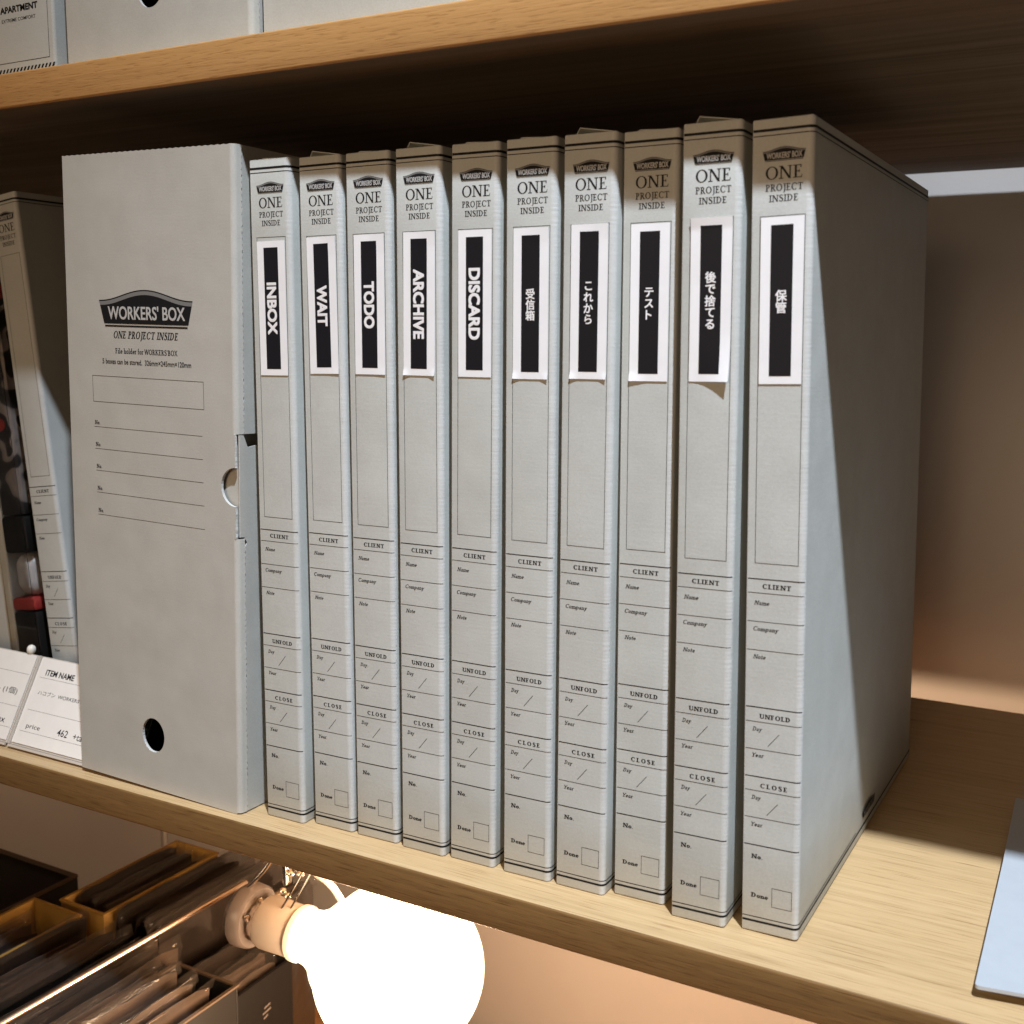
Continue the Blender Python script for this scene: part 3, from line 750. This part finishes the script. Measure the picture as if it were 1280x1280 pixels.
# ------------------------------------------------------------------ price cards in acrylic holders, standing on the shelf front
def price_card(x0, x1, lab, texts, y0=-.0012, z0=.0030):
    root = thing('price_card', lab, 'price card', (0, y0, z0), 'price cards in clear stands')
    root.rotation_euler = (math.radians(-29), 0, 0)     # reclines: local z runs up the card
    Hc = .0520
    bx('card_paper', (x0 + .0012, x1 - .0012, 0, .0004, .0008, Hc - .0006), M_CARD, root)
    bm = bmesh.new()
    box_bm(bm, x0, x1, .0006, .0016, -.0006, Hc, bev=.0002)
    box_bm(bm, x0, x1, -.0010, .0005, -.0022, -.0007, bev=.0002)
    from_bm('clear_stand', bm, M_MILKY, root)
    box = bmesh.new(); box_bm(box, x0, x0 + .0009, -.0012, .0018, -.0006, Hc, bev=.0002); from_bm('stand_edge', box, M_MILKY, root)
    fl = Flat(); fn = lambda x, z, l: (x, -LAY * (l + 1), z)
    for z in (.0398, .0205, .0080): fl.add(rrect(x0 + .0045, z, x1 - .002, z + .00014), 0, 1, fn)
    for (t, a, b, c, d, mi, off) in texts: fl.add(fit(font_text(t, off), x0 + a, x0 + b, c, d), 0, mi, fn)
    fl.build('lettering', [M_INK, M_INK_SOFT], root)
    return root
price_card(-.0600, .0400, 'white price card with ITEM NAME heading, against the wide holder', [
    ('ITEM NAME', .0085, .0325, .0415, .0450, 0, .02), ('ハコブン  WORKERS\'BOX 462', .008, .058, .0300, .0326, 1, 0),
    ('price', .0085, .0200, .0095, .0128, 0, 0), ('462', .0345, .0430, .0100, .0140, 0, .004), ('+tax', .0475, .058, .0100, .0132, 0, 0)])
price_card(-.1625, -.0625, 'left price card in a clear stand, cut by the photo edge, reading 個 and tax', [
    ('ファイル (1個)', .055, .0935, .0265, .0310, 0, 0), ('+tax', .080, .0920, .0100, .0132, 0, .003)])
# small clear bead on top of the stands
tag(lathe('plastic_clip', [(-.003 + .0006 * k, .0026 * math.sqrt(max(0, 1 - ((k - 5) / 5) ** 2))) for k in range(11)], (-.0710, .0255, .0505), (0, .3, 1), M_RING, None, 16), 'small pale plastic clip standing on the seam between the price cards', 'clip')

# pale board lying at the right
sh = bmesh.new()
P = [(.4628, .0045), (.4600, .1180), (.4572, .20), (.62, .20), (.62, .030)]
for z in (.0022, .0036):
    pass
V = [(x, y, .0040) for x, y in P] + [(x, y, .0054) for x, y in P]; n = len(P)
F = [tuple(range(n))[::-1], tuple(range(n, 2 * n))] + [(i, (i + 1) % n, n + (i + 1) % n, n + i) for i in range(n)]
for v in V: sh.verts.new(v)
sh.verts.ensure_lookup_table()
for f in F: sh.faces.new([sh.verts[i] for i in f])
es = [e for e in sh.edges if abs(e.verts[0].co.z - e.verts[1].co.z) > .0005]
bmesh.ops.bevel(sh, geom=es, offset=.0016, segments=4, profile=.5, affect='EDGES')
bd = thing('board_card', 'pale blue flat board lying on the shelf, right of the file boxes', 'board', (0, 0, 0))
from_bm('top_sheet', sh, M_SHEET, bd)
bx('foot_pad', (.475, .58, .045, .19, .0001, .0038), M_BLACKBOX, bd)

# ------------------------------------------------------------------ light bulb under the shelf
BC = Vector((.1640, .0680, -.1075)); AX = Vector((.9985, .019, -.042)).normalized()
lamp = thing('light_bulb', 'lit round globe bulb with its white socket below the shelf', 'light bulb', (0, 0, 0))
R0 = .0475; prof = []
for k in range(0, 29):
    a = PI * k / 36; prof.append((R0 * math.cos(a), R0 * math.sin(a)))
prof += [(-.0425, .0260), (-.0490, .0195), (-.0560, .0160), (-.0635, .0148)]
g = lathe('glass_globe', prof, BC, AX, M_BULB, lamp, 48)
bl = bpy.data.lights.new('bulb_light', 'POINT'); bl.energy = 7.6; bl.color = (1.0, .66, .40); bl.shadow_soft_size = .0485; bl.use_soft_falloff = False
bo = bpy.data.objects.new('bulb_light', bl); C.objects.link(bo); bo.location = BC
lathe('socket_rim', [(-.0636, .0120), (-.0636, .0150), (-.0650, .0162), (-.0680, .0162), (-.0690, .0150), (-.0690, .0120)], BC, AX, M_RING, lamp)
lathe('socket_collar', [(-.0690, .0100), (-.0690, .0146), (-.0720, .0150), (-.0900, .0156), (-.0925, .0150), (-.0925, .008)], BC, AX, M_PORC, lamp)
lathe('brown_disc', [(-.0926, .003), (-.0926, .0118), (-.0990, .0118), (-.0990, .003)], BC, AX, M_COPPER, lamp)
lathe('smoky_cup', [(-.0990, .0100), (-.0992, .0172), (-.1010, .0186), (-.1080, .0190), (-.1120, .0160), (-.1130, .0)], BC, AX, M_FROST, lamp)
lathe('metal_band', [(-.0992, .0120), (-.0940, .0126), (-.0940, .0122), (-.0992, .0118)], BC, AX, M_CHROME, lamp)
def S(t, r, ang):
    u = Vector((0, 0, 1)) - AX * AX.z; u.normalize(); w = AX.cross(u)
    return BC + AX * t + (u * math.cos(ang) + w * math.sin(ang)) * r
for i, (t, a, r) in enumerate(((-.094, .3, .0155), (-.091, -.5, .016), (-.096, 1.1, .015))):
    lathe('screw', [(-.0012, .0), (-.0012, .0016), (.0012, .0016), (.0016, 0)], S(t, r, a), (0, -.4, 1), M_CHROME, lamp, 12)
br = thing('lamp_bracket', 'bright metal clamp with thin rods holding the bulb socket under the shelf', 'bracket')
for i, (pts, r) in enumerate(((((.1045, .066, -.0172), (.0995, .066, -.067), (.0855, .062, -.0915)), .0008),
                            (((.1075, .069, -.0172), (.1030, .069, -.067), (.0895, .064, -.0930)), .0008),
                            (((.0900, .071, -.0172), (.0810, .068, -.058), (.0700, .066, -.0730), (.0590, .064, -.0860), (.0520, .064, -.1010)), .0012))):
    tube('thin_rod', pts, r, M_CHROME, br)
bx('clamp_jaw', (.0855, .0885, .064, .070, -.0770, -.0640), M_CHROME, br, bev=.001)
for p in ((.0905, .066, -.0690), (.0935, .067, -.0655), (.0860, .064, -.0800), (.0885, .065, -.0830), (.0960, .068, -.0690)):
    lathe('wing_nut', [(-.0014, 0), (-.0014, .0018), (-.0002, .0022), (.0012, .0014), (.0016, 0)], p, (.4, -.6, .5), M_CHROME, br, 10)
cab = tube('cable', [(.066, .092, -.0175), (.071, .090, -.040), (.079, .088, -.062), (.0865, .0865, -.0735), (.0945, .085, -.0770), (.1010, .085, -.0790), (.1065, .085, -.0825), (.1115, .085, -.0880), (.1155, .084, -.0955), (.1180, .082, -.105)], .0022, M_CABLE)
tag(cab, 'white cable curving down from the shelf to the glowing bulb', 'cable')
rod = tube('metal_rod', [(.0338, .090, -.099), (.0300, -.16, -.0995)], .0017, M_STEEL)
tag(rod, 'thin shiny metal rod running to the bulb socket above the packets', 'rod')

# ------------------------------------------------------------------ goods below: boxes of sleeved packets
def open_box(x0, x1, y0, y1, zt, h, rim, body, lab, cat='open box', name='open_box', group=None):
    root = thing(name, lab, cat, (0, 0, 0), group); t = .0016
    bx('front_wall', (x0, x1, y0, y0 + t, zt - h, zt), body, root, bev=.0004)
    bx('back_wall', (x0, x1, y1 - t, y1, zt - h, zt), body, root, bev=.0004)
    bx('side_wall', (x0, x0 + t, y0 + t, y1 - t, zt - h, zt), body, root, bev=.0004)
    bx('side_wall', (x1 - t, x1, y0 + t, y1 - t, zt - h, zt), body, root, bev=.0004)
    bx('base', (x0 + t, x1 - t, y0 + t, y1 - t, zt - h, zt - h + t), body, root)
    bm = bmesh.new(); e = .0007; r = .0013
    box_bm(bm, x0 - e, x1 + e, y0 - e, y0 + t, zt, zt + r); box_bm(bm, x0 - e, x1 + e, y1 - t, y1 + e, zt, zt + r)
    box_bm(bm, x0 - e, x0 + t, y0 + t, y1 - t, zt, zt + r); box_bm(bm, x1 - t, x1 + e, y0 + t, y1 - t, zt, zt + r)
    from_bm('rim', bm, rim, root)
    return root
FLZ = -.41
open_box(-.1290, -.0865, .082, .190, -.150, FLZ * -1 - .150, M_YELLOW, M_YELLOW, 'yellow open box nearest the wall panel joint, holding dark packets', group='yellow open boxes')
open_box(-.1460, -.1000, -.130, .074, -.150, .26, M_YELLOW, M_YELLOW, 'yellow open box at the left edge, in front of the other yellow one', group='yellow open boxes')
open_box(.0000, .0500, -.100, .063, -.150, .26, M_TAN, M_BLACKBOX, 'black open box full of sleeved packets below the metal rod')
bk = open_box(-.032, .0180, .070, .150, -.185, .225, M_BLACKBOX, M_BLACKBOX, 'black open box with small white print on its side, behind the bulb socket')
fl = Flat(); sfn = lambda x, z, l: (.0181 + .0007 + LAY * l, x, z)
for k, (a, b, z) in enumerate(((.120, .126, -.2050), (.1185, .1265, -.2085), (.1195, .1235, -.2120))):
    fl.add(([(a, z - .0010), (b, z), (b, z + .0014), (a, z + .0004)], [(0, 1, 2, 3)]), 0, 0, sfn)
fl.build('printed_mark', [plain('grey_mark_print', (.13, .11, .10), .5)], bk)
def packet(x, y0, y1, zt, h, th, mat, tilt, lab, grp):
    """thin pack in a clear sleeve: wavy sheet with real thickness and a crimped, uneven top"""
    nx = 14; V = []; F = []; ph = random.uniform(0, 6)
    rows = [(0, 1), (.3, 1), (.7, 1), (.92, .8), (1, .15)]
    for s_ in (-1, 1):
        for (u, k) in rows:
            for i in range(nx + 1):
                w = i / nx; y = y0 + (y1 - y0) * w
                wob = .0005 * math.sin(ph + 9 * w) * u + .0003 * math.sin(ph * 2 + 23 * w)
                endk = min(1, min(w, 1 - w) * 14)
                zz = zt - h + h * u + (.0007 * math.sin(ph + 5 * w) + .0004 * math.sin(21 * w + ph)) * u - .0025 * (1 - endk) * u
                V.append((x + s_ * th / 2 * k * (.35 + .65 * endk) + wob + tilt * (u - 1) * h, y, zz))
    m = nx + 1; L = len(rows) * m
    for j in range(len(rows) - 1):
        for i in range(nx):
            a = j * m + i; F.append((a, a + m, a + m + 1, a + 1)); F.append((L + a, L + a + 1, L + a + m + 1, L + a + m))
        F.append((j * m, L + j * m, L + (j + 1) * m, (j + 1) * m)); q = j * m + nx; F.append((q, q + m, L + q + m, L + q))
    t = (len(rows) - 1) * m
    for i in range(nx): F.append((t + i, L + t + i, L + t + i + 1, t + i + 1)); F.append((i, i + 1, L + i + 1, L + i))
    o = link_mesh('packet', V, F, mat, None, smooth=True)
    V2 = []; n2 = 18; k2 = random.uniform(.003, .008); lean = random.uniform(-.004, .004)
    for (u, a) in ((0, 0), (.5, .5), (1, 1)):
        for i in range(n2 + 1):
            w = i / n2; y = y0 - .002 + (y1 - y0 + .004) * w
            V2.append((x + th * .55 + lean * u + .0007 * u * math.sin(ph * 3 + 17 * w) + .0003 * math.sin(7 * w + ph), y, zt - .003 + (k2 + .003) * u + .0006 * u * math.sin(ph + 9 * w)))
    F2 = [(j * (n2 + 1) + i, j * (n2 + 1) + i + 1, (j + 1) * (n2 + 1) + i + 1, (j + 1) * (n2 + 1) + i) for j in range(2) for i in range(n2)]
    fo = link_mesh('clear_film', V2, F2, M_FILM, o, smooth=True)
    md = fo.modifiers.new('thickness', 'SOLIDIFY'); md.thickness = .00012
    o['shade'] = {M_SL[0].name: 'dark', M_SL[1].name: 'brown', M_SL[2].name: 'pale', M_SL[3].name: 'black'}[mat.name]
    return tag(o, lab, 'packet', grp)
# inside the yellow boxes
for x in (-.123, -.1175, -.112, -.1065, -.101, -.0955, -.0915): packet(x, .092, .183, -.151 + random.uniform(-.006, .004), .10, .003, M_SL[random.choice((0, 3, 1))], .02, 'dark flat packet standing inside the yellow box nearest the wall', 'packets in the far yellow box')
for x in (-.1405, -.134, -.1275, -.121, -.1145, -.108, -.1035): packet(x, -.12, .056, -.152 + random.uniform(-.008, .003), .10, .003, M_SL[random.choice((0, 3, 2))], .02, 'dark flat packet standing inside the left yellow box', 'packets in the left yellow box')
# loose rows: behind and in front of the rod
x = -.082
while x < -.036:
    packet(x, .088 + random.uniform(-.006, .008), .215 + random.uniform(-.02, .02), -.150 + random.uniform(-.010, .004), .12, random.uniform(.002, .0045), M_SL[random.choice((0, 0, 1, 1, 3))], random.uniform(-.10, .16), 'flat packet in a glossy sleeve, row between the yellow box and the wall', 'sleeved packets in the back row')
    x += random.uniform(.0055, .0085)
x = -.094
while x < -.004:
    packet(x, -.10 + random.uniform(-.01, .01), .078 + random.uniform(-.018, .004), -.151 + random.uniform(-.010, .006), .12, random.uniform(.002, .0045), M_SL[random.choice((0, 1, 1, 3, 0))], random.uniform(-.05, .15), 'flat packet in a glossy sleeve, front row under the metal rod', 'sleeved packets in the front row')
    x += random.uniform(.0055, .0085)
for x in (-.031, -.025, -.0185, -.012): packet(x, .158, .212 + random.uniform(-.01, .01), -.160 + random.uniform(-.006, .006), .12, .0035, M_SL[random.choice((0, 3, 1))], random.uniform(0, .1), 'flat packet in a glossy sleeve, behind the black box with white print', 'sleeved packets by the socket')
for x, m_, z in ((.006, 2, -.139), (.013, 0, -.143), (.020, 2, -.137), (.027, 3, -.145), (.034, 2, -.140), (.041, 1, -.143)):
    packet(x, -.09, .052 + random.uniform(-.01, .004), z, .10, .003, M_SL[m_], random.uniform(.0, .12), 'flat packet in a glossy sleeve sticking out of the black box', 'packets in the black box')
for x in (-.024, -.016, -.008, .001, .009): packet(x, .076, .142, -.178 + random.uniform(-.006, .006), .09, .003, M_SL[random.choice((0, 3, 1))], .03, 'dark packet inside the black box with white print', 'packets behind the socket')
# black notebook box with a tan edge, far left
nb = thing('flat_case', 'black flat case with a tan rim lying at the lower left edge', 'case', (0, 0, 0))
bx('case_body', (-.300, -.168, .020, .129, FLZ + .0001, -.1625), M_BLACKBOX, nb, bev=.001)
bm = bmesh.new()
for d in ((-.300, -.168, .1265, .129), (-.1705, -.168, .020, .1265), (-.300, -.2975, .020, .1265), (-.2975, -.1705, .020, .0225)): box_bm(bm, *d, -.1624, -.1602)
from_bm('tan_rim', bm, M_TAN, nb)
fl = Flat(); tf = lambda x, z, l: (x, z, -.16235 + LAY * l)
V, F = font_text('THX', .0); fl.add(fit((V, F), -.236, -.214, .088, .098), 0, 0, tf); fl.build('cover_print', [M_TAN], nb)
# pale carton beside the wall on the low shelf
bx_ = thing('carton', 'pale carton standing on the low shelf behind the bulb, by the wall', 'carton', (0, 0, 0))
bx('carton_body', (-.235, -.1768, .384, .430, FLZ + .0001, -.345), M_PALE, bx_, bev=.0008)
# dark carton behind the rows that the packets lean on
st = thing('display_block', 'dark display block under the packet rows on the low shelf', 'display block', (0, 0, 0))
bx('block_body', (-.099, -.038, -.10, .205, FLZ + .0001, -.2720), M_BLACKBOX, st, bev=.001)

ORD = 'first second third fourth fifth sixth seventh eighth ninth tenth eleventh twelfth thirteenth fourteenth fifteenth sixteenth'.split()
WHERE = {'packets in the far yellow box': 'in the yellow box nearer the wall', 'packets in the left yellow box': 'in the yellow box at the photo edge',
         'sleeved packets in the back row': 'in the row right of the far yellow box', 'sleeved packets in the front row': 'in the row under the metal rod',
         'packets in the black box': 'in the black box below the rod', 'packets behind the socket': 'in the black box with white marks', 'sleeved packets by the socket': 'behind the box with white marks'}
for gname, where in WHERE.items():
    ms = sorted((o for o in C.objects if o.get('group') == gname), key=lambda o: o.data.vertices[0].co.x)
    for k, o in enumerate(ms):
        o['label'] = '%s sleeved packet, %s from the left %s' % (o['shade'], ORD[k], where)
        del o['shade']
